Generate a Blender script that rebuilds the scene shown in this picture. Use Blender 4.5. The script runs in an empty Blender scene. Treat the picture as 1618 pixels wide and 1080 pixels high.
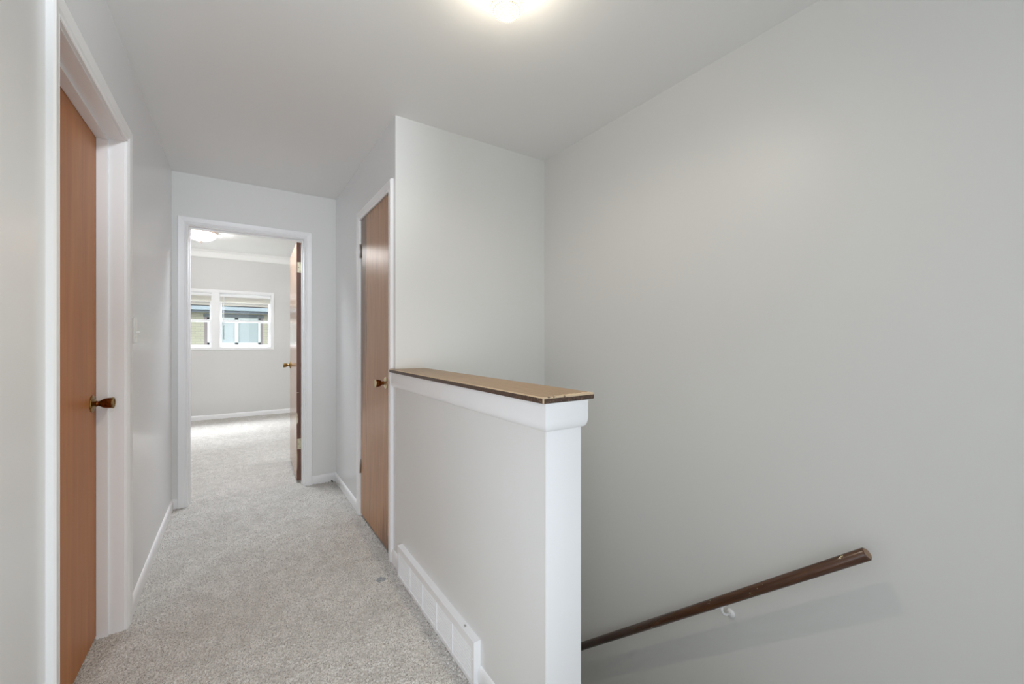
import bpy, bmesh, math, random
import numpy as np
from mathutils import Vector, Matrix
random.seed(7)
scene = bpy.context.scene
COL = scene.collection
R = math.radians

# ---------------------------------------------------------------- camera
cam_data = bpy.data.cameras.new('camera')
cam_data.sensor_width = 36.0
cam_data.lens = 648.0 * 36.0 / 1618.0
cam_data.shift_y = -2.0 / 1618.0
cam_data.clip_start = 0.02
cam = bpy.data.objects.new('camera', cam_data)
COL.objects.link(cam)
cam.location = (0, 0, 1.215)
cam.rotation_euler = (R(90), 0, R(-33.81))
scene.camera = cam

# ---------------------------------------------------------------- view, world, big lights
scene.view_settings.view_transform = 'Standard'
scene.view_settings.look = 'None'
scene.view_settings.gamma = 1.0
scene.view_settings.use_curve_mapping = False
scene.view_settings.exposure = 0.21
scene.cycles.use_denoising = True
scene.cycles.max_bounces = 14
scene.cycles.diffuse_bounces = 8
scene.cycles.glossy_bounces = 6
scene.cycles.transmission_bounces = 8
scene.cycles.transparent_max_bounces = 12

world = bpy.data.worlds.new('world')
scene.world = world
world.use_nodes = True
wb = world.node_tree.nodes['Background']
wb.inputs['Color'].default_value = (0.86, 0.94, 1.0, 1)
wb.inputs['Strength'].default_value = 0.64

def area_light(name, loc, target, size, size_y, power, color):
    l = bpy.data.lights.new(name, 'AREA')
    l.shape = 'RECTANGLE'; l.size = size; l.size_y = size_y
    l.energy = power; l.color = color
    o = bpy.data.objects.new(name, l); COL.objects.link(o)
    o.location = loc
    o.rotation_euler = (Vector(target) - Vector(loc)).to_track_quat('-Z', 'Y').to_euler()
    return o
# open sky above the neighbouring roof, reaching in through the bedroom window
area_light('sky_light', (-0.28, 9.6, 4.0), (-0.28, 6.2, 0.4), 2.6, 1.6, 1050, (0.90, 0.95, 1.0))
# unseen area light added for cool daylight from behind the camera
area_light('daylight', (-0.10, -1.35, 1.55), (0.35, 3.4, 1.0), 0.9, 1.4, 7, (0.88, 0.94, 1.0))
area_light('bedroom_fill', (1.45, 4.25, 2.56), (-0.4, 6.9, 1.7), 0.8, 0.12, 16, (0.97, 0.985, 1.0))  # unseen fill added under the bedroom ceiling to brighten the room
# unseen cool fill added beside the camera, as daylight from the left
area_light('side_fill', (-0.37, 0.10, 1.15), (0.35, 2.1, 0.65), 0.7, 1.5, 9, (0.86, 0.93, 1.0))
# unseen low fill spot added beside the camera, aimed along the half wall
ff = bpy.data.lights.new('half_wall_fill', 'SPOT'); ff.energy = 30.0; ff.spot_size = R(74); ff.spot_blend = 1.0; ff.shadow_soft_size = 0.22; ff.color = (0.84, 0.92, 1.0)
fg = bpy.data.objects.new('half_wall_fill', ff); COL.objects.link(fg); fg.location = (-0.15, -0.05, 0.92)
fg.rotation_euler = (Vector((0.62, 2.0, 0.40)) - Vector(fg.location)).to_track_quat('-Z', 'Y').to_euler()
# unseen soft fill spot added near the ceiling, turned down the hall
fl = bpy.data.lights.new('hall_fill', 'SPOT'); fl.energy = 68.0; fl.spot_size = R(56); fl.spot_blend = 1.0; fl.shadow_soft_size = 0.07; fl.color = (0.88, 0.94, 1.0)
fo = bpy.data.objects.new('hall_fill', fl); COL.objects.link(fo); fo.location = (0.05, 0.30, 2.36)
fo.rotation_euler = (Vector((0.10, 3.8, 2.05)) - Vector(fo.location)).to_track_quat('-Z', 'Y').to_euler()
area_light('doorway_fill', (0.08, 4.32, 2.50), (0.10, 3.2, 0.2), 0.6, 0.3, 31, (0.86, 0.93, 1.0))  # unseen fill added above the bedroom doorway, shining down into the hall

# ---------------------------------------------------------------- materials
def lin(c):
    return tuple((v/255/12.92 if v/255 <= 0.04045 else ((v/255+0.055)/1.055)**2.4) for v in c) + (1.0,)

class Mat:
    def __init__(s, name, rough=0.5, col=(200, 200, 200), metal=0.0, spec=0.5):
        s.m = bpy.data.materials.new(name); s.m.use_nodes = True
        s.t = s.m.node_tree; s.b = s.t.nodes['Principled BSDF']
        s.b.inputs['Base Color'].default_value = lin(col)
        s.b.inputs['Roughness'].default_value = rough
        s.b.inputs['Metallic'].default_value = metal
        s.b.inputs['Specular IOR Level'].default_value = spec
    def n(s, kind, **kw):
        nd = s.t.nodes.new(kind)
        for k, v in kw.items():
            if k in nd.inputs: nd.inputs[k].default_value = v
            else: setattr(nd, k, v)
        return nd
    def l(s, a, b): s.t.links.new(a, b)
    def coord(s, scale=(1, 1, 1), out='Object'):
        tc = s.n('ShaderNodeTexCoord'); mp = s.n('ShaderNodeMapping')
        mp.inputs['Scale'].default_value = scale
        s.l(tc.outputs[out], mp.inputs['Vector']); return mp.outputs['Vector']
    def noise(s, vec, scale, detail=3, rough=0.5, dist=0.0):
        nd = s.n('ShaderNodeTexNoise', Scale=scale, Detail=detail, Roughness=rough, Distortion=dist)
        s.l(vec, nd.inputs['Vector']); return nd.outputs['Fac']
    def ramp(s, fac, stops, interp='LINEAR'):
        nd = s.n('ShaderNodeValToRGB'); cr = nd.color_ramp; cr.interpolation = interp
        while len(cr.elements) < len(stops): cr.elements.new(0.5)
        for e, (p, c) in zip(cr.elements, stops):
            e.position = p; e.color = c if len(c) == 4 else lin(c)
        s.l(fac, nd.inputs['Fac']); return nd.outputs['Color']
    def mix(s, fac, a, b, mode='MIX'):
        nd = s.n('ShaderNodeMix', data_type='RGBA', blend_type=mode)
        for sock, v in ((nd.inputs[0], fac), (nd.inputs[6], a), (nd.inputs[7], b)):
            if hasattr(v, 'is_linked') or hasattr(v, 'links'): s.l(v, sock)
            else: sock.default_value = v
        return nd.outputs[2]
    def math(s, op, a, b=0.0, c=None):
        nd = s.n('ShaderNodeMath', operation=op)
        for i, v in enumerate((a, b) if c is None else (a, b, c)):
            if hasattr(v, 'links'): s.l(v, nd.inputs[i])
            else: nd.inputs[i].default_value = v
        return nd.outputs[0]
    def bump(s, h, strength, dist):
        nd = s.n('ShaderNodeBump', Strength=strength, Distance=dist)
        s.l(h, nd.inputs['Height']); s.l(nd.outputs['Normal'], s.b.inputs['Normal'])
    def color(s, c): s.l(c, s.b.inputs['Base Color'])

BW, WH = (0, 0, 0, 1), (1, 1, 1, 1)

def paint(name, col, rough, spec=0.5, bump=0.08):
    m = Mat(name, rough, col, spec=spec)
    v = m.coord()
    m.bump(m.noise(v, 260, 3, 0.6), bump, 0.001)
    r = m.noise(v, 1.7, 2)
    m.color(m.mix(m.math('MULTIPLY', r, 0.10), lin(col), lin(tuple(int(x*0.93) for x in col))))
    return m.m
M = {}
M['wall'] = paint('grey_wall_paint', (227, 227, 225), 0.42, 0.5)
M['wallgloss'] = paint('grey_semigloss_paint', (227, 228, 229), 0.23, 0.6, 0.012)
M['bedwall'] = paint('bedroom_wall_paint', (214, 213, 211), 0.5, 0.4)
M['ceiling'] = paint('ceiling_paint', (244, 244, 243), 0.6, 0.3)
M['bedceiling'] = paint('bedroom_ceiling_paint', (246, 246, 244), 0.6, 0.3)
M['trim'] = paint('white_trim_paint', (243, 243, 244), 0.32, 0.5, 0.05)
M['trim_old'] = paint('worn_trim_paint', (241, 241, 241), 0.35, 0.5, 0.25)
M['vinyl'] = paint('white_vinyl', (240, 240, 241), 0.35, 0.5, 0.0)
M['register'] = paint('register_enamel', (246, 246, 247), 0.4, 0.5, 0.0)
M['dark'] = Mat('dark_void', 0.8, (30, 28, 26)).m

def wood(name, c1, c2, c3, rough, bandscale=26, spec=0.5, damage=False):
    m = Mat(name, rough, c1, spec=spec)
    v = m.coord((1, 1, 0.06))
    g = m.noise(v, bandscale, 5, 0.6, 0.6)
    fine = m.noise(m.coord((1, 1, 0.015)), 420, 2, 0.5)
    big = m.noise(m.coord((1, 1, 0.22)), 5.5, 3, 0.5, 1.2)
    c = m.ramp(g, [(0.30, c2), (0.52, c1), (0.72, c3)])
    c = m.mix(m.math('MULTIPLY', big, 0.5), c, lin(c2))
    c = m.mix(m.ramp(fine, [(0.50, BW), (0.75, (0.32, 0.32, 0.32, 1))]), c, lin(tuple(int(x*0.72) for x in c2)))
    if damage:
        sep = m.n('ShaderNodeSeparateXYZ'); tc = m.n('ShaderNodeTexCoord')
        m.l(tc.outputs['Object'], sep.inputs[0])
        z, y = sep.outputs['Z'], sep.outputs['Y']
        st = m.noise(m.coord((1, 1, 0.03)), 95, 2, 0.5)
        low = m.math('MULTIPLY', m.math('SUBTRACT', 1.0, m.math('MULTIPLY', z, 4.2)), m.math('SUBTRACT', 1.35, m.math('MULTIPLY', y, 3.0)))
        top = m.math('MULTIPLY', m.math('SUBTRACT', z, 1.945), 9.0)
        k = m.math('MAXIMUM', m.math('MAXIMUM', low, 0.0), m.math('MAXIMUM', top, 0.0))
        fac = m.math('MULTIPLY', m.math('GREATER_THAN', m.math('ADD', m.math('MULTIPLY', k, 0.22), st), 0.70), 0.75)
        c = m.mix(fac, c, lin((72, 44, 26)))
    m.color(c)
    m.bump(g, 0.05, 0.001)
    return m.m
M['door_a'] = wood('orange_birch_veneer', (188, 122, 66), (176, 110, 58), (198, 134, 78), 0.48, 18)
M['door_b'] = wood('walnut_brown_veneer', (184, 136, 94), (166, 118, 78), (198, 152, 108), 0.31, 34, 0.7, damage=True)
M['door_c'] = wood('bedroom_door_veneer', (184, 146, 118), (172, 132, 106), (196, 160, 134), 0.17, 30, 1.0)
M['door_edge'] = wood('dark_door_edge', (112, 74, 58), (92, 58, 46), (128, 86, 68), 0.5, 50)

def carpet():
    m = Mat('grey_frieze_carpet', 0.95, (170, 166, 160), spec=0.1)
    v = m.coord()
    fleck = m.noise(v, 210, 2, 0.7)
    c = m.ramp(fleck, [(0.30, (112, 107, 102)), (0.46, (200, 196, 191)), (0.70, (234, 231, 227))])
    mid = m.noise(v, 13, 4, 0.65, 0.4)
    c = m.mix(m.ramp(mid, [(0.40, (0.26, 0.26, 0.26, 1)), (0.56, BW)]), c, lin((156, 151, 145)))
    big = m.noise(v, 2.6, 3, 0.5)
    c = m.mix(m.ramp(big, [(0.35, (0.20, 0.20, 0.20, 1)), (0.62, BW)]), c, lin((166, 160, 152)))
    # small blue grey spot
    sub = m.n('ShaderNodeVectorMath', operation='DISTANCE'); sub.inputs[1].default_value = (0.608, 2.106, 0)
    tc = m.n('ShaderNodeTexCoord'); m.l(tc.outputs['Object'], sub.inputs[0])
    sp = m.math('LESS_THAN', m.math('ADD', sub.outputs['Value'], m.math('MULTIPLY', m.noise(v, 60, 2), 0.03)), 0.038)
    c = m.mix(m.math('MULTIPLY', sp, 0.6), c, lin((112, 122, 134)))
    m.color(c)
    m.b.inputs['Sheen Weight'].default_value = 0.15
    m.bump(m.noise(v, 330, 2, 0.6), 0.6, 0.003)
    return m.m
M['carpet'] = carpet()

def metal(name, col, rough, col2=None):
    m = Mat(name, rough, col, metal=1.0)
    if col2: m.color(m.mix(m.ramp(m.noise(m.coord(), 120, 4, 0.6), [(0.4, BW), (0.62, WH)]), lin(col), lin(col2)))
    return m.m
M['brass'] = metal('aged_brass', (176, 148, 92), 0.28, (120, 88, 52))
M['brass_pale'] = metal('pale_brass', (226, 214, 180), 0.35)
M['brass_knob'] = metal('bronzed_knob', (140, 84, 44), 0.22, (84, 58, 28))
M['nickel'] = metal('dull_nickel', (196, 196, 190), 0.35)
M['rose_metal'] = metal('pale_bronze', (222, 200, 184), 0.4)
M['hinge'] = Mat('painted_hinge', 0.4, (206, 198, 172), 0.3).m
M['screw'] = Mat('dark_screw', 0.5, (70, 62, 48), 0.6).m
M['rubber'] = Mat('dark_rubber', 0.6, (50, 48, 46)).m

def cap_material():
    m = Mat('worn_brown_cap_paint', 0.42, (150, 120, 88), spec=0.5)
    v = m.coord()
    tc = m.n('ShaderNodeTexCoord'); sep = m.n('ShaderNodeSeparateXYZ'); m.l(tc.outputs['Object'], sep.inputs[0])
    x, y, z = sep.outputs          # origin at the near left lower corner of the board
    g = m.noise(m.coord((8, 0.8, 8)), 16, 4, 0.6, 0.4)
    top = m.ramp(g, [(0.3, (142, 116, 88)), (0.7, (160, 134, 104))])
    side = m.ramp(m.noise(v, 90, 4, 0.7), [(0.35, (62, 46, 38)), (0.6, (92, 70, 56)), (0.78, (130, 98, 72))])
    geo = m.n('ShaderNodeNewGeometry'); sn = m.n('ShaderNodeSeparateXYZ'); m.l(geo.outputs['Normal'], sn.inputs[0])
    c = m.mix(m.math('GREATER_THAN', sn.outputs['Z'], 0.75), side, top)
    # chipped paint: bare cream along near edge; worn left arris, its highlight painted in
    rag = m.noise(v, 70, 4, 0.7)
    near = m.math('MULTIPLY', m.math('LESS_THAN', m.math('SUBTRACT', y, m.math('MULTIPLY', m.math('SUBTRACT', rag, 0.44), 0.05)), 0.001), m.math('GREATER_THAN', z, 0.0135))
    far_r = m.math('MULTIPLY', m.math('LESS_THAN', m.math('SUBTRACT', y, m.math('MULTIPLY', m.math('SUBTRACT', rag, 0.30), 0.09)), 0.0), m.math('GREATER_THAN', x, 0.08))
    far_r = m.math('MULTIPLY', far_r, m.math('GREATER_THAN', z, 0.013))
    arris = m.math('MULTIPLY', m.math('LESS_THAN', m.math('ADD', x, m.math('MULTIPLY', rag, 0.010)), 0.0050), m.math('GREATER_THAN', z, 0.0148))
    corner = m.math('MULTIPLY', m.math('LESS_THAN', x, 0.0035), m.math('LESS_THAN', y, 0.0035))
    specks = m.math('GREATER_THAN', m.math('SUBTRACT', m.noise(v, 130, 3, 0.6), m.math('MULTIPLY', y, 0.10)), 0.70)
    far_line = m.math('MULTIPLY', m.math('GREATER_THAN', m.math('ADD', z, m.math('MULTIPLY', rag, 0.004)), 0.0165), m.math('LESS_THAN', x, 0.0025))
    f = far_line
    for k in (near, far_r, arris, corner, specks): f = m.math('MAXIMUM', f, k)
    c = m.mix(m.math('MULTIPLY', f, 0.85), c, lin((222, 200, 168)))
    m.color(c); m.bump(rag, 0.12, 0.001)
    return m.m
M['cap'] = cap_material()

def rail_material():
    m = Mat('worn_brown_handrail', 0.26, (92, 56, 30), spec=0.6)
    v = m.coord((1, 1, 0.12))
    g = m.noise(v, 42, 4, 0.6, 0.5)
    c = m.ramp(g, [(0.3, (64, 38, 22)), (0.55, (80, 48, 26)), (0.75, (98, 60, 32))])
    chip = m.noise(m.coord((1, 1, 0.5)), 48, 5, 0.75, 0.3)
    c = m.mix(m.ramp(chip, [(0.665, BW), (0.675, WH)]), c, lin((222, 206, 168)))
    m.color(c); m.bump(chip, 0.06, 0.001)
    return m.m
M['rail'] = rail_material()
M['rail_end'] = Mat('rail_end_grain', 0.6, (146, 120, 98)).m

def brick_material():
    m = Mat('pale_yellow_brick', 0.85, (214, 208, 180), spec=0.2)
    b = m.n('ShaderNodeTexBrick', Scale=1.0)
    b.inputs['Color1'].default_value = lin((194, 193, 178)); b.inputs['Color2'].default_value = lin((184, 182, 167))
    b.inputs['Mortar'].default_value = lin((174, 172, 163))
    b.inputs['Brick Width'].default_value = 0.21; b.inputs['Row Height'].default_value = 0.06; b.inputs['Mortar Size'].default_value = 0.007
    tc = m.n('ShaderNodeTexCoord'); sp = m.n('ShaderNodeSeparateXYZ'); cb = m.n('ShaderNodeCombineXYZ')
    m.l(tc.outputs['Object'], sp.inputs[0]); m.l(sp.outputs['X'], cb.inputs['X']); m.l(sp.outputs['Z'], cb.inputs['Y'])
    m.l(cb.outputs[0], b.inputs['Vector']); m.color(b.outputs['Color'])
    return m.m
M['brick'] = brick_material()
M['lintel'] = Mat('grey_stone_lintel', 0.8, (122, 130, 138)).m
M['reveal'] = Mat('purplish_brick_reveal', 0.8, (150, 140, 146)).m
M['eave'] = Mat('blue_grey_gutter', 0.5, (150, 164, 178)).m
M['eave_dark'] = Mat('dark_drip_edge', 0.6, (86, 96, 108)).m
M['shingle'] = paint('grey_shingles', (168, 162, 156), 0.9, 0.2, 0.3)
M['curtain'] = Mat('pale_blue_vertical_blind', 0.7, (178, 190, 196)).m
M['far_frame'] = Mat('far_white_frame', 0.5, (226, 236, 240)).m
M['grass'] = Mat('lawn', 0.95, (110, 120, 84)).m
M['blind'] = Mat('cream_blind_slats', 0.5, (252, 250, 243)).m
M['switch'] = Mat('white_switch_plastic', 0.2, (240, 240, 238)).m

def glass_pane(name='window_glass', rough=0.02):
    m = Mat(name, 0.02, (255, 255, 255))
    tr = m.n('ShaderNodeBsdfTransparent'); tr.inputs['Color'].default_value = (0.975, 0.98, 0.985, 1)
    gl = m.n('ShaderNodeBsdfGlossy', Roughness=rough)
    mx = m.n('ShaderNodeMixShader'); mx.inputs[0].default_value = 0.02
    m.l(tr.outputs[0], mx.inputs[1]); m.l(gl.outputs[0], mx.inputs[2])
    m.l(mx.outputs[0], m.t.nodes['Material Output'].inputs['Surface'])
    return m.m
M['glass'] = glass_pane()
M['far_glass'] = glass_pane('dusty_window_glass', 0.35)

def shade_glass():
    m = Mat('pressed_glass_shade', 0.15, (255, 250, 236))
    tc = m.n('ShaderNodeTexCoord'); sp = m.n('ShaderNodeSeparateXYZ'); m.l(tc.outputs['Object'], sp.inputs[0])
    th = m.math('ARCTAN2', sp.outputs['Y'], sp.outputs['X'])
    rad = m.math('SQRT', m.math('ADD', m.math('MULTIPLY', sp.outputs['X'], sp.outputs['X']), m.math('MULTIPLY', sp.outputs['Y'], sp.outputs['Y'])))
    arc = m.math('MULTIPLY', m.math('SUBTRACT', rad, sp.outputs['Z']), 330.0)
    lat = m.math('ABSOLUTE', m.math('MULTIPLY', m.math('COSINE', m.math('MULTIPLY', th, 20.0)), m.math('COSINE', arc)))
    d = m.ramp(lat, [(0.50, (0.92, 0.91, 0.85, 1)), (0.80, (0.42, 0.39, 0.31, 1))])
    tr = m.n('ShaderNodeBsdfTransparent'); m.l(d, tr.inputs['Color'])
    em = m.n('ShaderNodeEmission', Strength=1.0); m.l(m.mix(1.0, d, (2.0, 1.95, 1.75, 1), 'MULTIPLY'), em.inputs['Color'])
    gl = m.n('ShaderNodeBsdfGlossy', Roughness=0.1)
    m1 = m.n('ShaderNodeMixShader'); m1.inputs[0].default_value = 0.5
    m.l(tr.outputs[0], m1.inputs[1]); m.l(em.outputs[0], m1.inputs[2])
    m2 = m.n('ShaderNodeMixShader'); m2.inputs[0].default_value = 0.06
    m.l(m1.outputs[0], m2.inputs[1]); m.l(gl.outputs[0], m2.inputs[2])
    m.l(m2.outputs[0], m.t.nodes['Material Output'].inputs['Surface'])
    return m.m
M['shade'] = shade_glass()
def emitter(name, col, strength):
    m = Mat(name, 0.4, (255, 255, 255))
    m.b.inputs['Emission Color'].default_value = col; m.b.inputs['Emission Strength'].default_value = strength
    return m.m
M['bulb'] = emitter('glowing_bulb', (1.0, 0.93, 0.80, 1), 6.0)
M['dome'] = emitter('lit_frosted_dome', (1.0, 0.98, 0.96, 1), 27.0)

# ---------------------------------------------------------------- mesh helpers
class MB:
    def __init__(s): s.bm = bmesh.new()
    def box(s, x0, x1, y0, y1, z0, z1, bevel=0.0, mat=0):
        tmp = bmesh.new()
        r = bmesh.ops.create_cube(tmp, size=1.0)
        for v in tmp.verts:
            v.co = Vector(((x0+x1)/2+v.co.x*(x1-x0), (y0+y1)/2+v.co.y*(y1-y0), (z0+z1)/2+v.co.z*(z1-z0)))
        if bevel: bmesh.ops.bevel(tmp, geom=list(tmp.edges), offset=bevel, segments=2, affect='EDGES', profile=0.6)
        s._merge(tmp, mat); return s
    def _merge(s, tmp, mat=0, mtx=None):
        vm = {}
        for v in tmp.verts: vm[v] = s.bm.verts.new(mtx @ v.co if mtx else v.co)
        for f in tmp.faces:
            nf = s.bm.faces.new([vm[v] for v in f.verts]); nf.material_index = mat; nf.smooth = f.smooth
        tmp.free()
    def lathe(s, prof, mtx, seg=28, mat=0, smooth=True, closed=False):
        """prof: (r, h) pairs turned about local Z"""
        rings = []
        for r, h in prof:
            if r < 1e-6: rings.append([s.bm.verts.new(mtx @ Vector((0, 0, h)))])
            else: rings.append([s.bm.verts.new(mtx @ Vector((r*math.cos(2*math.pi*i/seg), r*math.sin(2*math.pi*i/seg), h))) for i in range(seg)])
        for a, b in zip(rings, rings[1:]):
            for i in range(seg):
                j = (i+1) % seg
                if len(a) == 1 and len(b) == 1: continue
                if len(a) == 1: vs = [a[0], b[j], b[i]]
                elif len(b) == 1: vs = [a[i], a[j], b[0]]
                else: vs = [a[i], a[j], b[j], b[i]]
                f = s.bm.faces.new(vs); f.smooth = smooth; f.material_index = mat
        return s
    def tube(s, pts, r, seg=10, mat=0):
        rings = []; n = len(pts); pts = [Vector(p) for p in pts]; up = None
        for k, p in enumerate(pts):
            t = (pts[min(k+1, n-1)] - pts[max(k-1, 0)]).normalized()
            if up is None: up = t.orthogonal().normalized()
            up = (up - t*up.dot(t)).normalized(); sd = t.cross(up)
            rings.append([s.bm.verts.new(p + r*(math.cos(2*math.pi*i/seg)*up + math.sin(2*math.pi*i/seg)*sd)) for i in range(seg)])
        for a, b in zip(rings, rings[1:]):
            for i in range(seg):
                f = s.bm.faces.new([a[i], a[(i+1) % seg], b[(i+1) % seg], b[i]]); f.smooth = True; f.material_index = mat
        for rg in (rings[0], rings[-1]): s.bm.faces.new(rg)
        return s
    def sweep(s, path, prof, to3, mat=0):
        """path(w) -> list of 2-D points for offset w; prof: closed ring of (w, d); to3(a, z, d)"""
        cols = [[s.bm.verts.new(to3(a, z, d)) for (a, z) in path(w)] for (w, d) in prof]
        n = len(cols)
        for i in range(n):
            A, B = cols[i], cols[(i+1) % n]
            for j in range(len(A)-1):
                f = s.bm.faces.new([A[j], A[j+1], B[j+1], B[j]]); f.material_index = mat
        s.bm.faces.new([c[0] for c in cols]); s.bm.faces.new([c[-1] for c in cols])
        return s
    def build(s, name, mats, parent=None, origin=(0, 0, 0), rot=None):
        bmesh.ops.recalc_face_normals(s.bm, faces=list(s.bm.faces))
        me = bpy.data.meshes.new(name)
        if any(origin):
            for v in s.bm.verts: v.co -= Vector(origin)
        s.bm.to_mesh(me); s.bm.free()
        for mt in (mats if isinstance(mats, (list, tuple)) else [mats]): me.materials.append(mt)
        o = bpy.data.objects.new(name, me); COL.objects.link(o)
        o.location = origin
        if parent:
            o.parent = parent
            o.location = Vector(origin) - Vector(parent.get('_w', parent.location))
        o['_w'] = list(origin)
        return o
def struct(o): o['kind'] = 'structure'; return o
def tag(o, label, cat, group=None):
    o['label'] = label; o['category'] = cat
    if group: o['group'] = group
    return o
def empty(name, loc, rz=0.0):
    o = bpy.data.objects.new(name, None); COL.objects.link(o); o.location = loc; o.rotation_euler = (0, 0, rz)
    o.empty_display_size = 0.1; o['_w'] = list(loc); return o
def wall(name, boxes, m, **kw):
    b = MB()
    for bx in boxes: b.box(*bx)
    return struct(b.build(name, m, **kw))

# ---------------------------------------------------------------- key planes (metres)
XL, XH, XR = -0.394, 0.7135, 1.742       # left wall, hall right wall, stair right wall
YS, YE, YB = 2.205, 3.82, 7.855          # stair wall, hall end wall, bedroom far wall
HC, HB = 2.44, 2.615                      # hall ceiling, bedroom ceiling
YE2 = 3.935
D1a, D1b, D1h = 1.545, 2.333, 2.050      # left wall doorway
D2a, D2b, D2h = 2.300, 2.950, 2.052      # closet doorway
D3a, D3b, D3h = -0.300, 0.462, 2.062     # bedroom doorway

# ---------------------------------------------------------------- walls
wall('wall_left', [(XL-0.12, XL, -1.6, D1a-0.012, -0.1, HC), (XL-0.12, XL, D1b+0.012, YE, -0.1, HC), (XL-0.12, XL, D1a-0.012, D1b+0.012, D1h+0.012, HC)], M['wallgloss'])
wall('wall_end', [(XL-0.12, D3a-0.012, YE, YE2, -0.1, HC), (D3b+0.012, 0.80, YE, YE2, -0.1, HC), (D3a-0.012, D3b+0.012, YE, YE2, D3h+0.012, HC)], M['wall'])
wall('wall_hall_right', [(XH, XH+0.004, YS, YS+0.075, -0.1, HC), (XH, XH+0.11, YS+0.075, D2a-0.01, -0.1, HC), (XH, XH+0.11, D2b+0.01, YE, -0.1, HC), (XH, XH+0.11, D2a-0.01, D2b+0.01, D2h+0.01, HC)], M['wallgloss'])
wall('wall_stair', [(XH+0.004, XR, YS, YS+0.075, -2.75, HC)], M['wall'])
wall('wall_right', [(XR, XR+0.12, -1.6, 3.0, -2.75, HC)], M['wall'])
wall('wall_half', [(XH, 0.843, 0.899, YS, -2.75, 1.044)], M['wall'])
wall('ceiling', [(XL-0.12, XR+0.12, -1.6, YE2, HC, HC+0.12)], M['ceiling'])
wall('wall_closet_back', [(XH+0.11, XH+0.7, YE-0.08, YE, 0, HC), (XH+0.66, XH+0.72, YS+0.11, YE, 0, HC)], M['wall'])

# bedroom shell
WX0, WX1, WZ0, WZ1 = -1.025, 0.465, 1.113, 1.965     # window opening in the far wall
wall('wall_bedroom_far', [(-2.0, WX0, YB, YB+0.16, 0, HB), (WX1, 2.0, YB, YB+0.16, 0, HB),
     (WX0, WX1, YB, YB+0.16, 0, WZ0), (WX0, WX1, YB, YB+0.16, WZ1, HB)], M['bedwall'])
wall('wall_bedroom_left', [(-2.1, -2.0, YE2, YB+0.16, 0, HB)], M['bedwall'])
wall('wall_bedroom_right', [(2.0, 2.1, YE2, YB+0.16, 0, HB)], M['bedwall'])
wall('wall_bedroom_near', [(-2.1, XL-0.12, YE, YE2, 0, HB), (0.80, 2.1, YE, YE2, 0, HB), (XL-0.12, 0.80, YE2-0.02, YE2+0.001, HC, HB)], M['bedwall'])
wall('ceiling_bedroom', [(-2.1, 2.1, YE2-0.02, YB+0.16, HB, HB+0.1)], M['bedceiling'])
# crown moulding of the bedroom
def crown():
    b = MB(); x0, x1, y0, y1 = -2.0, 2.0, YE2+0.001, YB
    prof = [(0, 0), (0.012, 0), (0.016, 0.012), (0.020, 0.085), (0.032, 0.095), (0.050, 0.118), (0, 0.118)]
    rows = [[b.bm.verts.new((X, Y, HB-0.1185+h)) for X, Y in ((x0+w, y0+w), (x1-w, y0+w), (x1-w, y1-w), (x0+w, y1-w))] for w, h in prof]
    for i in range(len(rows)):
        A, B = rows[i], rows[(i+1) % len(rows)]
        for j in range(4): b.bm.faces.new([A[j], A[(j+1) % 4], B[(j+1) % 4], B[j]])
    return struct(b.build('trim_crown', M['bedceiling']))
crown()

# ---------------------------------------------------------------- carpet: real pile relief where it is seen close
def vnoise(X, Y, cell, seed):
    rng = np.random.default_rng(seed); N = 2048
    tab = rng.random((N, 257)).astype(np.float32)
    gx = X/cell + 500.0; gy = Y/cell + 500.0
    ix = np.floor(gx).astype(int); iy = np.floor(gy).astype(int)
    fx = gx-ix; fy = gy-iy; fx = fx*fx*(3-2*fx); fy = fy*fy*(3-2*fy)
    def h(a, b): return tab[(a*7 + b*131) % N, (b*3 + a*17) % 257]
    return (h(ix, iy)*(1-fx) + h(ix+1, iy)*fx)*(1-fy) + (h(ix, iy+1)*(1-fx) + h(ix+1, iy+1)*fx)*fy
def pile(X, Y):
    wx = X + 0.006*(vnoise(X, Y, 0.012, 5)-0.5); wy = Y + 0.006*(vnoise(X, Y, 0.012, 6)-0.5)
    n1 = vnoise(wx, wy, 0.0054, 1); n2 = vnoise(wx, wy, 0.0125, 2); n3 = vnoise(X, Y, 0.045, 3)
    ridge = 1.0-np.abs(2*vnoise(wx, wy, 0.0072, 4)-1.0)
    return 0.0075*(n1-0.5) + 0.0060*(ridge-0.6) + 0.0034*(n2-0.5) + 0.0022*(n3-0.5)
def grid(x0, x1, y0, y1, step):
    nx = int((x1-x0)/step)+1; ny = int((y1-y0)/step)+1
    X, Y = np.meshgrid(np.linspace(x0, x1, nx), np.linspace(y0, y1, ny))
    Z = pile(X, Y)
    co = np.stack([X, Y, Z], -1).reshape(-1, 3)
    i = np.arange(nx*ny).reshape(ny, nx)
    q = np.stack([i[:-1, :-1], i[:-1, 1:], i[1:, 1:], i[1:, :-1]], -1).reshape(-1, 4)
    return co, q
def carpet_mesh(name, parts):
    cos, qs, off = [], [], 0
    for p in parts:
        co, q = grid(*p); cos.append(co); qs.append(q+off); off += len(co)
    co = np.concatenate(cos).astype(np.float32); q = np.concatenate(qs).astype(np.int32)
    me = bpy.data.meshes.new(name)
    me.vertices.add(len(co)); me.vertices.foreach_set('co', co.ravel())
    me.loops.add(q.size); me.loops.foreach_set('vertex_index', q.ravel())
    me.polygons.add(len(q)); me.polygons.foreach_set('loop_start', np.arange(0, q.size, 4, dtype=np.int32))
    me.update(calc_edges=True); me.validate()
    me.polygons.foreach_set('use_smooth', np.ones(len(q), dtype=bool))
    me.materials.append(M['carpet'])
    o = bpy.data.objects.new(name, me); COL.objects.link(o); return struct(o)
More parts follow.
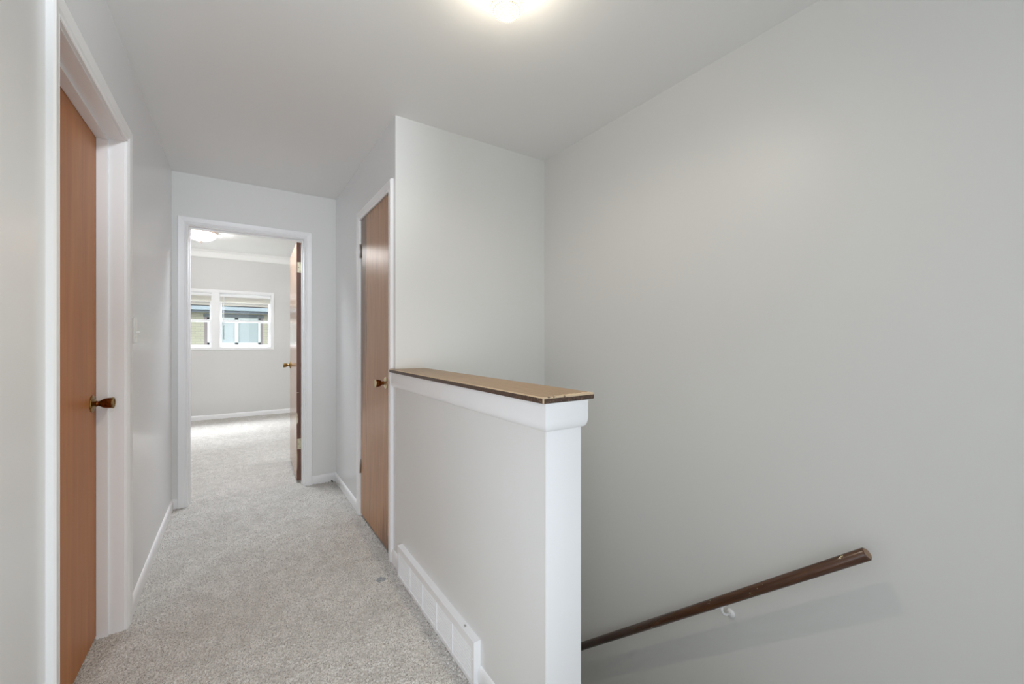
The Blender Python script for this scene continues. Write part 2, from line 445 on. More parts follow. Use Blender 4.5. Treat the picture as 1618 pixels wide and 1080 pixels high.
carpet_mesh('floor', [(XL-0.10, XH+0.02, 1.15, YE2, 0.0024), (XL-0.02, 0.80, -1.6, 1.15, 0.02)])
carpet_mesh('floor_bedroom', [(-0.75, 0.95, YE2, YB, 0.0065), (-2.0, -0.75, YE2, YB, 0.03), (0.95, 2.0, YE2, YB, 0.03)])
# subfloor, lower landing and the stairs that turn and go down behind the half wall
wall('floor_slab', [(XL-0.12, 0.78, -1.6, YE2, -0.15, -0.012), (-2.1, 2.1, YE2, YB+0.16, -0.15, -0.012), (0.79, XR, -1.6, -0.1, -0.15, 0.0)], M['carpet'])
st = MB()
st.box(0.78, 1.02, -0.1, 0.899, -2.75, -0.19, 0.008)
st.box(1.02, XR, -0.1, 0.72, -2.75, -0.38, 0.008)
for k in range(6):
    st.box(0.843, XR, 0.72+0.235*k, 0.72+0.235*(k+1)+0.02, -2.75, -0.38-0.197*(k+1), 0.008)
struct(st.build('floor_stair', M['carpet']))

# ---------------------------------------------------------------- trim
CAS = [(0.0, 0.0), (0.0, 0.009), (0.004, 0.0115), (0.011, 0.0095), (0.015, 0.0100), (0.020, 0.0135), (0.040, 0.0165), (0.052, 0.0175), (0.057, 0.013), (0.058, 0.0)]
def casing(name, a0, a1, H, to3, m, rev=0.004, z0=0.0, width=1.0):
    a0 -= rev; a1 += rev; H += rev
    path = lambda w: [(a0-w*width, z0), (a0-w*width, H+w*width), (a1+w*width, H+w*width), (a1+w*width, z0)]
    return struct(MB().sweep(path, CAS, to3).build(name, m))
casing('trim_1', D1a, D1b, D1h, lambda a, z, d: Vector((XL+d, a, z)), M['trim_old'])
casing('trim_2', D2a, D2b, D2h-0.006, lambda a, z, d: Vector((XH-d, a, z)), M['trim'])
casing('trim_3', D3a, D3b, D3h, lambda a, z, d: Vector((a, YE-d, z)), M['trim'])
casing('trim_4', D3a, D3b, D3h, lambda a, z, d: Vector((a, YE2+d, z)), M['trim'])

# door jambs with stops
j = MB()
j.box(XL-0.12, XL+0.001, D1a-0.012, D1a, 0, D1h); j.box(XL-0.12, XL+0.001, D1b, D1b+0.012, 0, D1h); j.box(XL-0.12, XL+0.001, D1a-0.012, D1b+0.012, D1h, D1h+0.012)
for (a, b_) in ((D1a, D1a+0.011), (D1b-0.011, D1b)): j.box(XL-0.083, XL-0.048, a, b_, 0, D1h-0.011, 0.001)
j.box(XL-0.083, XL-0.048, D1a, D1b, D1h-0.011, D1h, 0.001)
struct(j.build('trim_jamb_left', M['trim']))
j = MB()
j.box(D3a-0.012, D3a, YE-0.001, YE2+0.001, 0, D3h); j.box(D3b, D3b+0.012, YE-0.001, YE2+0.001, 0, D3h); j.box(D3a-0.012, D3b+0.012, YE-0.001, YE2+0.001, D3h, D3h+0.012)
for (a, b_) in ((D3a, D3a+0.010), (D3b-0.010, D3b)): j.box(a, b_, YE+0.045, YE+0.078, 0, D3h-0.010, 0.001)
j.box(D3a, D3b, YE+0.045, YE+0.078, D3h-0.010, D3h, 0.001)
struct(j.build('trim_jamb_end', M['trim']))
j = MB()
j.box(XH-0.001, XH+0.11, D2a-0.010, D2a, 0, D2h); j.box(XH-0.001, XH+0.11, D2b, D2b+0.010, 0, D2h); j.box(XH-0.001, XH+0.11, D2a-0.01, D2b+0.01, D2h, D2h+0.010)
struct(j.build('trim_jamb_closet', M['trim']))

# baseboards: (w above floor, d proud)
BB = [(0.0, 0.0), (0.0, 0.011), (0.050, 0.011), (0.060, 0.009), (0.068, 0.005), (0.072, 0.0)]
def baseboard(name, p0, p1, nrm, mat=None):
    b = MB(); p0 = Vector(p0); p1 = Vector(p1); nrm = Vector(nrm)
    rows = [[b.bm.verts.new(p + nrm*d + Vector((0, 0, h))) for p in (p0, p1)] for h, d in BB]
    for i in range(len(rows)):
        A, B = rows[i], rows[(i+1) % len(rows)]
        b.bm.faces.new([A[0], A[1], B[1], B[0]])
    b.bm.faces.new([r[0] for r in rows]); b.bm.faces.new([r[1] for r in rows])
    return struct(b.build(name, mat or M['trim']))
baseboard('baseboard_left', (XL, D1b+0.061, 0), (XL, YE, 0), (1, 0, 0))
baseboard('baseboard_left_near', (XL, -1.6, 0), (XL, D1a-0.061, 0), (1, 0, 0))
baseboard('baseboard_end_left', (XL, YE, 0), (D3a-0.061, YE, 0), (0, -1, 0))
baseboard('baseboard_end_right', (D3b+0.061, YE, 0), (XH, YE, 0), (0, -1, 0))
baseboard('baseboard_hall_right', (XH, D2b+0.061, 0), (XH, YE, 0), (-1, 0, 0))
baseboard('baseboard_half_wall_far', (XH, 2.092, 0), (XH, D2a-0.061, 0), (-1, 0, 0))
baseboard('baseboard_half_wall_near', (XH, 0.899, 0), (XH, 1.262, 0), (-1, 0, 0))
baseboard('baseboard_bedroom_far', (-2.0, YB, 0), (2.0, YB, 0), (0, -1, 0))
baseboard('baseboard_bedroom_left', (-2.0, YE2, 0), (-2.0, YB, 0), (1, 0, 0))
baseboard('baseboard_bedroom_right', (2.0, YE2, 0), (2.0, YB, 0), (-1, 0, 0))

# half wall: end board, ogee trim band
struct(MB().box(XH-0.0005, 0.8435, 0.893, 0.8995, -0.6, 1.03, 0.001).build('trim_end_board', M['trim']))
def halfwall_band():
    b = MB()
    prof = [(0.0, 0.962)] + [(0.002 + 0.0125*math.sin(a), 0.990 - 0.0275*math.cos(a)) for a in [i*math.pi/24 for i in range(13)]] + [(0.0145, 1.032), (0.0155, 1.0425), (0.0, 1.0425)]
    yn = 0.893
    rows = [[b.bm.verts.new(v) for v in ((XH-w, 2.233, z), (XH-w, yn-w, z), (0.843+w, yn-w, z), (0.843+w, YS, z))] for w, z in prof]
    for i in range(len(rows)):
        A, B = rows[i], rows[(i+1) % len(rows)]
        for k in range(3):
            f = b.bm.faces.new([A[k], A[k+1], B[k+1], B[k]]); f.smooth = 0 < i < 13
    b.bm.faces.new([r[0] for r in rows]); b.bm.faces.new([r[3] for r in rows])
    for e in b.bm.edges:
        v0, v1 = e.verts
        if abs(v0.co.z-v1.co.z) > 1e-5 and (v0.co - v1.co).length > 0.001: e.smooth = False
    o = b.build('trim_half_wall_band', M['trim'])
    return struct(o)
halfwall_band()

# wooden cap board: notched at the wall corner
def cap():
    b = MB(); x0, x1, y0 = 0.6885, 0.883, 0.876; z0, z1 = 1.0430, 1.0612
    pts = [(x0, y0), (x1, y0+0.002), (x1-0.002, YS-0.001), (XH-0.001, YS-0.001), (XH-0.001, 2.233), (x0, 2.233)]
    lo = [b.bm.verts.new((x, y, z0)) for x, y in pts]; hi = [b.bm.verts.new((x, y, z1)) for x, y in pts]
    b.bm.faces.new(lo); b.bm.faces.new(hi)
    for i in range(6): b.bm.faces.new([lo[i], lo[(i+1) % 6], hi[(i+1) % 6], hi[i]])
    bmesh.ops.bevel(b.bm, geom=list(b.bm.edges), offset=0.0018, segments=2, affect='EDGES')
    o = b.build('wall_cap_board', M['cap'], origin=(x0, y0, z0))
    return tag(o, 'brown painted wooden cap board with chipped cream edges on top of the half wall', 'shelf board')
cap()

# ---------------------------------------------------------------- door hardware
def knob(root, base, axis, m_body, m_face, m_rose, name='door_knob'):
    z = Vector(axis).normalized(); q = z.to_track_quat('Z', 'Y').to_matrix().to_4x4()
    mt = Matrix.Translation(base) @ q
    b = MB()
    b.lathe([(0.0, 0.012), (0.012, 0.012), (0.0105, 0.016), (0.0095, 0.020), (0.0115, 0.024), (0.0160, 0.030), (0.0195, 0.038), (0.0210, 0.047), (0.0212, 0.058)], mt, 32, 0)
    k = b.build(name, [m_body], root)
    b = MB().lathe([(0.0212, 0.058), (0.0222, 0.0585), (0.0222, 0.0630), (0.0195, 0.0645), (0.0185, 0.0622), (0.0, 0.0618)], mt, 32)
    b.build('knob_face', m_face, k)
    b = MB().lathe([(0.0, 0.0), (0.0335, 0.0), (0.0335, 0.003), (0.030, 0.0055), (0.027, 0.0045), (0.020, 0.0075), (0.0125, 0.0125), (0.0, 0.0125)], mt, 36)
    b.build('rosette', m_rose, root)
def hinge(root, x, y, z, nleaf, ndepth, h=0.089, leafw=0.03, m=None, pin=None):
    """leaf plate lying along nleaf, facing ndepth, knuckle at the far side"""
    m = m or M['hinge']
    a, d = Vector(nleaf), Vector(ndepth); c = Vector((x, y, z)); up = Vector((0, 0, 1))
    b = MB(); mtx = Matrix.Translation(c) @ Matrix([[a.x, d.x, 0, 0], [a.y, d.y, 0, 0], [0, 0, 1, 0], [0, 0, 0, 1]])
    t = bmesh.new(); bmesh.ops.create_cube(t, size=1)
    for v in t.verts: v.co = Vector((v.co.x*leafw, v.co.y*0.002, v.co.z*h))
    b._merge(t, 0, mtx)
    k = pin or (c + a*(leafw/2+0.003))
    b.lathe([(0, -h/2-0.004), (0.004, -h/2-0.002), (0.0055, -h/2), (0.0055, h/2), (0.004, h/2+0.002), (0, h/2+0.004)], Matrix.Translation(k), 12)
    hg = b.build('hinge', m, root)
    s = MB()
    for u, w in ((0.1, 0.031), (-0.25, 0.0), (0.1, -0.031)):
        p = mtx @ Vector((u*leafw, 0.0012, w)); q = d.to_track_quat('Z', 'Y').to_matrix().to_4x4()
        s.lathe([(0, -0.001), (0.0034, -0.001), (0.0034, 0.0006), (0, 0.0006)], Matrix.Translation(p) @ q, 10)
    s.build('screw', M['screw'], hg)
    return hg

# left door (orange birch, closed, set back against its stop)
def box_obj(name, m, parent, *a, bevel=0.0015):
    return MB().box(*a, bevel).build(name, m, parent, origin=(a[0], a[2], a[4]))
d1 = struct(empty('door_1', (XL-0.084, D1a, 0.0)))
box_obj('door_leaf', M['door_a'], d1, XL-0.119, XL-0.084, D1a+0.003, D1b-0.003, 0.014, D1h-0.004)
knob(d1, (XL-0.084, 2.272, 0.965), (1, 0, 0), M['brass_knob'], M['brass'], M['brass'])
MB().box(XL-0.118, XL-0.085, D1b-0.0031, D1b-0.0005, 0.935, 0.995).build('latch_plate', M['brass'], d1)

# closet door
d2 = struct(empty('door_2', (XH, D2b, 0.0)))
box_obj('door_leaf', M['door_b'], d2, XH-0.001, XH+0.034, D2a+0.003, D2b-0.004, 0.020, D2h-0.004)
knob(d2, (XH-0.001, 2.372, 0.972), (-1, 0, 0), M['brass_knob'], M['brass_pale'], M['brass_pale'])
for hz in (1.835, 0.345):
    hinge(d2, XH-0.0020, D2b+0.010, hz, (0, -1, 0), (-1, 0, 0), 0.089, 0.020, M['nickel'], pin=Vector((XH-0.0065, D2b-0.002, hz)))
# bedroom door, open a little past square
ang = R(91.6)
d3 = struct(empty('door_3', (D3b-0.006, YE2+0.004, 0.0), 0.0))
# built closed-free in local frame then rotated: local x = along leaf, local y = thickness
def local_build(mb, name, m, parent):
    bmesh.ops.recalc_face_normals(mb.bm, faces=list(mb.bm.faces))
    me = bpy.data.meshes.new(name); mb.bm.to_mesh(me); mb.bm.free(); me.materials.append(m)
    o = bpy.data.objects.new(name, me); COL.objects.link(o); o.parent = parent; return o
d3.rotation_euler = (0, 0, R(88.4))
leafL = 0.756
o = local_build(MB().box(0.001, leafL, 0.0, 0.035, 0.020, D3h-0.006, 0.001), 'door_leaf', M['door_c'], d3)
e = local_build(MB().box(-0.0008, 0.0012, 0.001, 0.034, 0.021, D3h-0.007), 'hinge_edge', M['door_edge'], d3)
e['label'] = 'dark bare wood hinge edge with flaking paint'
def local_knob(y0, sgn):
    mt = Matrix.Translation((leafL-0.063, y0, 0.972)) @ Vector((0, sgn, 0)).to_track_quat('Z', 'Y').to_matrix().to_4x4()
    k = local_build(MB().lathe([(0.0, 0.012), (0.012, 0.012), (0.0105, 0.016), (0.0095, 0.020), (0.0115, 0.024), (0.0160, 0.030), (0.0195, 0.038), (0.0210, 0.047), (0.0212, 0.058), (0.0222, 0.0585), (0.0222, 0.063), (0.0, 0.0625)], mt, 28), 'door_knob', M['brass'], d3)
    local_build(MB().lathe([(0.0, 0.0), (0.0335, 0.0), (0.0335, 0.003), (0.030, 0.0055), (0.020, 0.0075), (0.0125, 0.0125), (0.0, 0.0125)], mt, 28), 'rosette', M['brass'], d3)
local_knob(0.035, 1); local_knob(0.0, -1)
for hz in (1.843, 0.331):
    b = MB().box(-0.0026, -0.0006, -0.004, 0.030, hz-0.0445, hz+0.0445, 0.0004)
    b.lathe([(0, -0.048), (0.0055, -0.0445), (0.0055, 0.0445), (0, 0.048)], Matrix.Translation((-0.004, -0.005, hz)), 12)
    hg = local_build(b, 'hinge', M['hinge'], d3)
    s = MB()
    for yy, zz in ((0.008, 0.032), (0.020, 0.0), (0.008, -0.032)):
        s.lathe([(0, 0), (0.0036, 0), (0.0036, 0.0012), (0, 0.0012)], Matrix.Translation((-0.0024, yy, hz+zz)) @ Matrix.Rotation(R(-90), 4, 'Y'), 10)
    sc = local_build(s, 'screw', M['screw'], hg)
fl = MB()
for (y0, y1, z0, z1) in ((0.022, 0.0345, 0.50, 0.575), (0.030, 0.0345, 0.10, 0.30), (0.026, 0.0345, 0.545, 0.60), (0.012, 0.034, 0.768, 0.773)):
    n = 7; L = []; Rr = []
    for i in range(n+1):
        zz = z0+(z1-z0)*i/n; w = math.sin(math.pi*i/n)**0.6*(y1-y0)*random.uniform(0.7, 1.0)
        L.append(fl.bm.verts.new((-0.0012, y1-w-0.0005, zz))); Rr.append(fl.bm.verts.new((-0.0012, y1, zz)))
    for i in range(n): fl.bm.faces.new([L[i], L[i+1], Rr[i+1], Rr[i]])
local_build(fl, 'flaked_paint', M['hinge'], d3)
MB_ = MB().box(leafL-0.001, leafL+0.001, 0.006, 0.029, 0.943, 1.001)
local_build(MB_, 'latch_plate', M['brass'], d3)

# ---------------------------------------------------------------- floor register on the half wall
def register():
    root = empty('baseboard_register', (XH, 1.67, 0.0))
    tag(root, 'long white metal baseboard register with five grille panels on the half wall above the carpet', 'register')
    x0, y0, y1, H = 0.6865, 1.2650, 2.0890, 0.1600
    b = MB()
    b.box(x0+0.004, XH, y0+0.003, y1-0.003, H-0.003, H)             # top shelf
    b.box(x0, XH, y0, y0+0.003, 0.002, H)               # near end
    b.box(x0, XH, y1-0.003, y1, 0.002, H)               # far end
    b.box(x0, x0+0.004, y0+0.0185, y1-0.0185, H-0.030, H-0.0005)             # face rails
    b.box(x0, x0+0.004, y0+0.0185, y1-0.0185, 0.001, 0.017)
    for ya, yb in ((y0+0.003, y0+0.0185), (y1-0.0185, y1-0.003)): b.box(x0, x0+0.004, ya, yb, 0.001, H-0.0005)
    edges = [y0+0.018, 1.440, 1.592, 1.748, 1.905, y1-0.018]
    for yd in edges[1:-1]: b.box(x0-0.0015, x0+0.006, yd-0.0022, yd+0.0022, 0.010, H-0.030, 0.0005)
    b.build('register_frame', M['register'], root)
    for ya, yb in zip(edges, edges[1:]):
        p = MB(); ya += 0.003; yb -= 0.003
        p.box(x0+0.0040, x0+0.006, ya, yb, 0.014, H-0.027)
        n = 22
        for i in range(n):
            yy = ya + (yb-ya)*(i+0.5)/n
            p.box(x0+0.0028, x0+0.005, yy-0.0016, yy+0.0016, 0.018, H-0.033)
        for i in range(1, 9):
            zz = 0.018 + (H-0.051)*i/9
            p.box(x0+0.0024, x0+0.005, ya, yb, zz-0.0011, zz+0.0011)
        p.build('grille_panel', M['register'], root)
    MB().lathe([(0, 0), (0.004, 0), (0.0035, 0.002), (0, 0.0026)], Matrix.Translation((x0+0.0005, y0+0.008, 0.098)) @ Matrix.Rotation(R(-90), 4, 'Y'), 12).build('screw', M['register'], root)
    l = MB().box(0.697, 0.703, 1.352, 1.362, H-0.001, H+0.004, 0.001).build('damper_tab', M['nickel'], root)
register()

# ---------------------------------------------------------------- handrail
def handrail():
    p1 = Vector((1.672, 0.456, 0.536)); p0 = Vector((1.672, 2.13, 0.536-0.845*(2.13-0.456)))
    ax = (p1-p0); L = ax.length
    q = ax.to_track_quat('Z', 'Y').to_matrix().to_4x4()
    mtx = Matrix.Translation(p0) @ q
    root = empty('handrail', tuple(p0))
    tag(root, 'round dark brown wooden handrail with chipped varnish sloping down the stair wall', 'handrail')
    r = 0.0195
    me_b = MB(); me_b.lathe([(0, 0), (r, 0), (r, L-0.004), (r-0.004, L)], Matrix.Identity(4), 40)
    o = local_build(me_b, 'rail', M['rail'], root)
    o.rotation_euler = q.to_euler()
    me_b = MB(); me_b.lathe([(r-0.004, L), (r-0.005, L+0.0003), (0, L+0.0003)], Matrix.Identity(4), 40)
    c = local_build(me_b, 'end_grain', M['rail_end'], root); c.rotation_euler = q.to_euler()
    for yb in (0.93, 1.95):
        zc = 0.536-0.845*(yb-0.456)
        b = MB()
        zb = zc - r/0.7638 - 0.001
        dirv = ax.normalized()
        b.tube([Vector((1.672, yb, zb+0.006)), Vector((1.672, yb, zb-0.014)), Vector((1.682, yb, zb-0.030)), Vector((1.705, yb, zb-0.044)), Vector((1.738, yb, zb-0.050))], 0.0052, 12)
        b.lathe([(0, 0), (0.019, 0), (0.018, 0.004), (0.010, 0.007), (0, 0.008)], Matrix.Translation((XR-0.0005, yb, zb-0.050)) @ Matrix.Rotation(R(-90), 4, 'Y'), 20)
        c0 = Vector((1.672, yb, zb+0.001))
        sad = bmesh.new(); bmesh.ops.create_cube(sad, size=1)
        for v in sad.verts: v.co = Vector((v.co.x*0.016, v.co.y*0.003, v.co.z*0.060))
        b._merge(sad, 0, Matrix.Translation(c0) @ q @ Matrix.Rotation(0, 4, 'Z'))
        br = b.build('bracket', M['trim'], root)
handrail()

# ---------------------------------------------------------------- light switch
def switch():
    root = empty('light_switch', (XL, 2.535, 1.262))
    tag(root, 'white single toggle light switch on the left wall beside the door casing', 'light switch')
    y, z = 2.535, 1.262
    b = MB().box(XL, XL+0.0055, y-0.035, y+0.035, z-0.0575, z+0.0575, 0.0022); b.build('switch_plate', M['switch'], root)
    t = MB().box(XL+0.005, XL+0.021, y-0.005, y+0.005, z-0.012, z-0.002, 0.002); t.build('toggle', M['switch'], root)
    for dz in (-0.030, 0.030):
        MB().lathe([(0, 0), (0.0035, 0), (0.003, 0.0012), (0, 0.0015)], Matrix.Translation((XL+0.0055, y, z+dz)) @ Matrix.Rotation(R(90), 4, 'Y'), 12).build('screw', M['switch'], root)
switch()

# ---------------------------------------------------------------- spring door stop at the corner
def door_stop():
    root = empty('door_stop', (XH-0.011, 3.560, 0.036))
    tag(root, 'bent metal spring door stop on the baseboard in the far right hall corner', 'door stop')
    base = Vector((XH-0.011, 3.560, 0.036)); tip = Vector((0.640, 3.600, 0.072))
    d = (tip-base); q = d.to_track_quat('Z', 'Y').to_matrix().to_4x4()
    MB().lathe([(0, 0), (0.010, 0), (0.009, 0.004), (0.005, 0.007), (0, 0.007)], Matrix.Translation(base) @ Vector((-1, 0, 0)).to_track_quat('Z', 'Y').to_matrix().to_4x4(), 16).build('base', M['switch'], root)
    pts = []; turns = 16; L = d.length
    for i in range(turns*8+1):
        a = i/8*2*math.pi; t = i/(turns*8)
        pts.append(Matrix.Translation(base) @ q @ Vector((0.0045*math.cos(a), 0.0045*math.sin(a), 0.004+t*(L-0.012))))
    MB().tube(pts, 0.0012, 5).build('spring', M['nickel'], root)
    MB().lathe([(0, L-0.012), (0.006, L-0.012), (0.0065, L), (0.004, L+0.006), (0, L+0.007)], Matrix.Translation(base) @ q, 14).build('rubber_tip', M['rubber'], root)
door_stop()

# ---------------------------------------------------------------- hall ceiling light
def hall_lamp():
    cx, cy = 0.745, 1.145
    root = empty('ceiling_light', (cx, cy, HC))
    tag(root, 'small lit ceiling light with a pressed clear glass jar shade above the half wall', 'ceiling light')
    T = Matrix.Translation((cx, cy, HC))
    MB().lathe([(0, 0), (0.070, 0), (0.070, -0.012), (0.062, -0.020), (0.052, -0.024), (0, -0.024)], T, 40).build('canopy', M['trim'], root)
    prof = [(0.051, -0.024), (0.053, -0.040), (0.0555, -0.060), (0.0570, -0.095), (0.0565, -0.112), (0.0535, -0.124), (0.048, -0.130), (0.040, -0.132), (0.0, -0.133)]
    MB().lathe(prof, T, 48).build('glass_shade', M['shade'], root, origin=(cx, cy, HC-0.08))
    MB().lathe([(0, -0.024), (0.014, -0.024), (0.014, -0.038), (0.022, -0.050), (0.026, -0.064), (0.021, -0.079), (0.010, -0.086), (0, -0.087)], T, 24).build('bulb', M['bulb'], root)
    rib = MB()
    rib.lathe([(0.0575, -0.108), (0.0590, -0.111), (0.0588, -0.115), (0.0560, -0.1165)], T, 48)
    rib.build('glass_rim', M['shade'], root, origin=(cx, cy, HC-0.08))
    l = bpy.data.lights.new('hall_bulb', 'POINT'); l.energy = 6.5; l.shadow_soft_size = 0.014; l.color = (1.0, 0.91, 0.80)
    lo = bpy.data.objects.new('hall_bulb', l); COL.objects.link(lo); lo.location = (cx, cy, HC-0.108)
    l = bpy.data.lights.new('hall_bulb_down', 'SPOT'); l.energy = 17.0; l.shadow_soft_size = 0.014; l.spot_size = R(172); l.spot_blend = 0.6; l.color = (1.0, 0.91, 0.80)
    lo = bpy.data.objects.new('hall_bulb_down', l); COL.objects.link(lo); lo.location = (cx, cy, HC-0.112)
    l = bpy.data.lights.new('hall_bulb_core', 'SPOT'); l.energy = 52.0; l.shadow_soft_size = 0.014; l.spot_size = R(118); l.spot_blend = 0.9; l.color = (1.0, 0.91, 0.80)
    lo = bpy.data.objects.new('hall_bulb_core', l); COL.objects.link(lo); lo.location = (cx, cy, HC-0.112); lo.rotation_euler = (0, R(14), 0)
hall_lamp()

# ---------------------------------------------------------------- bedroom ceiling light
def bed_lamp():
    cx, cy = -0.382, 6.56
    root = empty('ceiling_light', (cx, cy, HB))
    tag(root, 'lit frosted glass bowl ceiling light with a small bronze finial in the bedroom', 'ceiling light')
    T = Matrix.Translation((cx, cy, HB))
    MB().lathe([(0, 0), (0.155, 0), (0.168, -0.010), (0.174, -0.024), (0.168, -0.032), (0, -0.032)], T, 48).build('pan', M['rose_metal'], root)
    prof = [(0.163, -0.032)] + [(0.163*math.cos(a), -0.032-0.095*math.sin(a)) for a in [i*math.pi/2/10 for i in range(1, 10)]] + [(0.0, -0.127)]
    MB().lathe(prof, T, 48).build('glass_bowl', M['dome'], root)
    MB().lathe([(0, -0.124), (0.017, -0.126), (0.016, -0.131), (0.008, -0.135), (0.010, -0.145), (0.006, -0.155), (0, -0.157)], T, 20).build('finial', M['rose_metal'], root)
    MB().tube([(cx+0.168, cy-0.02, HB-0.020), (cx+0.192, cy-0.02, HB-0.026), (cx+0.204, cy-0.02, HB-0.020)], 0.004, 8).build('thumb_screw', M['nickel'], root)
bed_lamp()

# ---------------------------------------------------------------- bedroom windows
def windows():
    t = MB()
    # picture-frame casing around the pair with the wide mullion
    xo0, xo1, zo0, zo1 = WX0-0.040, WX1+0.040, WZ0-0.042, WZ1+0.042
    y0 = YB-0.014
    for bx in ((xo0, WX0, zo0, zo1), (WX1, xo1, zo0, zo1), (WX0, WX1, WZ1, zo1), (WX0, WX1, zo0, WZ0)):
        t.box(bx[0], bx[1], y0, YB, bx[2], bx[3], 0.002)
    t.box(-0.330, -0.230, YB-0.010, YB+0.12, WZ0, WZ1, 0.002)
    t.box(WX0, WX1, YB, YB+0.12, WZ0-0.001, WZ0+0.008); t.box(WX0, WX1, YB, YB+0.12, WZ1-0.008, WZ1+0.001)
    t.box(WX0-0.001, WX0+0.008, YB, YB+0.12, WZ0, WZ1); t.box(WX1-0.008, WX1+0.001, YB, YB+0.12, WZ0, WZ1)
    struct(t.build('trim_window', M['vinyl']))
    for n, (xa, xb) in enumerate(((-0.230, WX1-0.008), (WX0+0.008, -0.330))):
        w = struct(empty('window_%d' % (n+1), ((xa+xb)/2, YB+0.07, WZ0)))
        zm = 1.522
        for (za, zb, yy, rail) in ((WZ0+0.008, zm+0.018, YB+0.045, 0.030), (zm-0.018, WZ1-0.008, YB+0.085, 0.030)):
            f = MB(); fr = 0.030; yb = yy+0.03
            f.box(xa, xa+fr, yy, yb, za, zb, 0.002); f.box(xb-fr, xb, yy, yb, za, zb, 0.002)
            f.box(xa+fr, xb-fr, yy, yb, za, za+rail, 0.002); f.box(xa+fr, xb-fr, yy, yb, zb-rail, zb, 0.002)
            s = f.build('sash', M['vinyl'], w)
            MB().box(xa+fr, xb-fr, yy+0.013, yy+0.017, za+rail, zb-rail).build('pane', M['glass'], s)
        MB().box((xa+xb)/2-0.03, (xa+xb)/2+0.03, YB+0.038, YB+0.048, WZ0+0.030, WZ0+0.040, 0.002).build('sash_lift', M['vinyl'], w)
        # raised mini blind
        head = 1.905 if n == 0 else 1.912
        br = empty('window_blind', ((xa+xb)/2, YB+0.02, head))
        tag(br, ('cream mini blind pulled up at the right bedroom window with a long hanging wand', 'cream mini blind pulled up at the left bedroom window, partly hidden by the doorway')[n], 'window blind', None)
        MB().box(xa+0.003, xb-0.003, YB+0.002, YB+0.030, head, head+0.028, 0.002).build('headrail', M['vinyl'], br)
        sl = MB(); z = head-0.004
        for i in range(22):
            sl.box(xa+0.006, xb-0.006, YB+0.003, YB+0.028, z-0.0022, z-0.0006); z -= 0.0034
        sl.build('slat_stack', M['blind'], br)['kind'] = 'stuff'
        zb_ = z-0.002
        MB().box(xa+0.006, xb-0.006, YB+0.003, YB+0.028, zb_-0.012, zb_, 0.002).build('bottom_rail', M['blind'], br)
        if n == 0:
            MB().tube([(-0.176, YB-0.004, head), (-0.176, YB-0.006, 1.45)], 0.0042, 8).build('wand', M['vinyl'], br)
            MB().tube([(-0.176, YB-0.006, 1.45), (-0.176, YB-0.006, 1.235)], 0.0042, 8).build('wand_grip', M['lintel'], br)
windows()

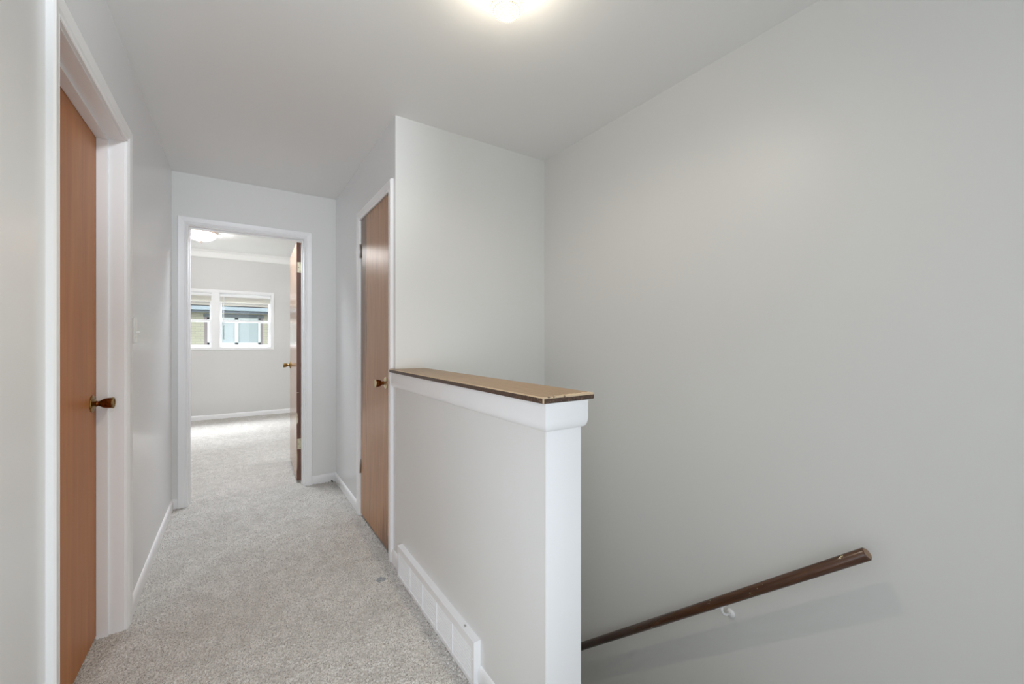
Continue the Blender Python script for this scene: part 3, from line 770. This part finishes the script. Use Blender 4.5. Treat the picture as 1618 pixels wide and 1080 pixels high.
# ---------------------------------------------------------------- outdoors
wall('ground', [(-14, 14, YB+0.16, 22, -3.1, -3.0)], M['grass'])
wall('wall_exterior', [(-8, -2.1, YB, YB+0.2, -3, 4.0), (2.1, 8, YB, YB+0.2, -3, 4.0), (-2.1, 2.1, YB, YB+0.16, -3, 0), (-2.1, 2.1, YB, YB+0.16, HB+0.1, 4.0)], M['brick'])
def neighbour():
    root = empty('neighbour_house', (0, 12.4, -3.0))
    tag(root, 'pale yellow brick house with a blue grey gutter seen through the bedroom window', 'house')
    Y = 12.4; wx0, wx1, wz0, wz1 = -0.664, 0.553, 1.100, 1.790
    b = MB()
    for bx in ((-9, wx0, -3, 2.1), (wx1, 9, -3, 2.1), (wx0, wx1, -3, wz0), (wx0, wx1, wz1, 2.1)):
        b.box(bx[0], bx[1], Y, Y+0.3, bx[2], bx[3])
    b.build('brick_wall', M['brick'], root)
    MB().box(wx0-0.02, wx1+0.02, Y-0.012, Y, wz1, wz1+0.085).build('lintel', M['lintel'], root)
    r = MB(); r.box(wx0, wx0+0.055, Y-0.005, Y+0.10, wz0, wz1); r.box(wx1-0.055, wx1, Y-0.005, Y+0.10, wz0, wz1); r.box(wx0, wx1, Y-0.02, Y+0.1, wz0-0.05, wz0)
    r.build('brick_reveal', M['reveal'], root)
    w = MB(); a0, a1 = wx0+0.055, wx1-0.055; fr = 0.05
    w.box(a0, a1, Y+0.03, Y+0.09, wz1-fr, wz1); w.box(a0, a1, Y+0.03, Y+0.09, wz0, wz0+0.07)
    w.box(a0, a0+fr, Y+0.03, Y+0.09, wz0, wz1); w.box(a1-fr, a1, Y+0.03, Y+0.09, wz0, wz1); w.box(-0.055, 0.02, Y+0.03, Y+0.09, wz0, wz1)
    f = w.build('window_frame', M['far_frame'], root)
    MB().box(a0+fr, a1-fr, Y+0.055, Y+0.060, wz0+0.07, wz1-fr).build('pane', M['far_glass'], f)
    c = MB(); n = 16
    for i in range(n):
        xx = a0+fr+(a1-a0-2*fr)*(i+0.5)/n
        c.box(xx-0.035, xx+0.035, Y+0.10+0.006*(i % 2), Y+0.103+0.006*(i % 2), wz0+0.04, wz1-0.02)
    c.build('vertical_blind', M['curtain'], root)
    MB().box(wx0, wx1, Y+0.14, Y+0.2, wz0, wz1).build('room_behind', M['lintel'], root)
    MB().box(-9.2, 9.2, Y-0.52, Y-0.42, 1.935, 2.025, 0.01).build('gutter', M['eave'], root)
    MB().box(-9.2, 9.2, Y-0.43, Y-0.40, 1.88, 2.045).build('fascia', M['eave_dark'], root)
    MB().box(-9.2, 9.2, Y-0.41, Y+0.02, 2.035, 2.060).build('soffit', M['shingle'], root)
    rf = MB(); ys = (Y-0.50, Y+3.4); zs = (2.045, 3.6)
    v = [rf.bm.verts.new(p) for p in ((-9.3, ys[0], zs[0]), (9.3, ys[0], zs[0]), (9.3, ys[1], zs[1]), (-9.3, ys[1], zs[1]), (-9.3, ys[0], zs[0]+0.04), (9.3, ys[0], zs[0]+0.04), (9.3, ys[1], zs[1]+0.04), (-9.3, ys[1], zs[1]+0.04))]
    for q in ((0, 1, 2, 3), (4, 5, 6, 7), (0, 1, 5, 4), (1, 2, 6, 5), (2, 3, 7, 6), (3, 0, 4, 7)): rf.bm.faces.new([v[i] for i in q])
    rf.build('roof', M['shingle'], root)
neighbour()

for o in bpy.data.objects:
    if '_w' in o: del o['_w']
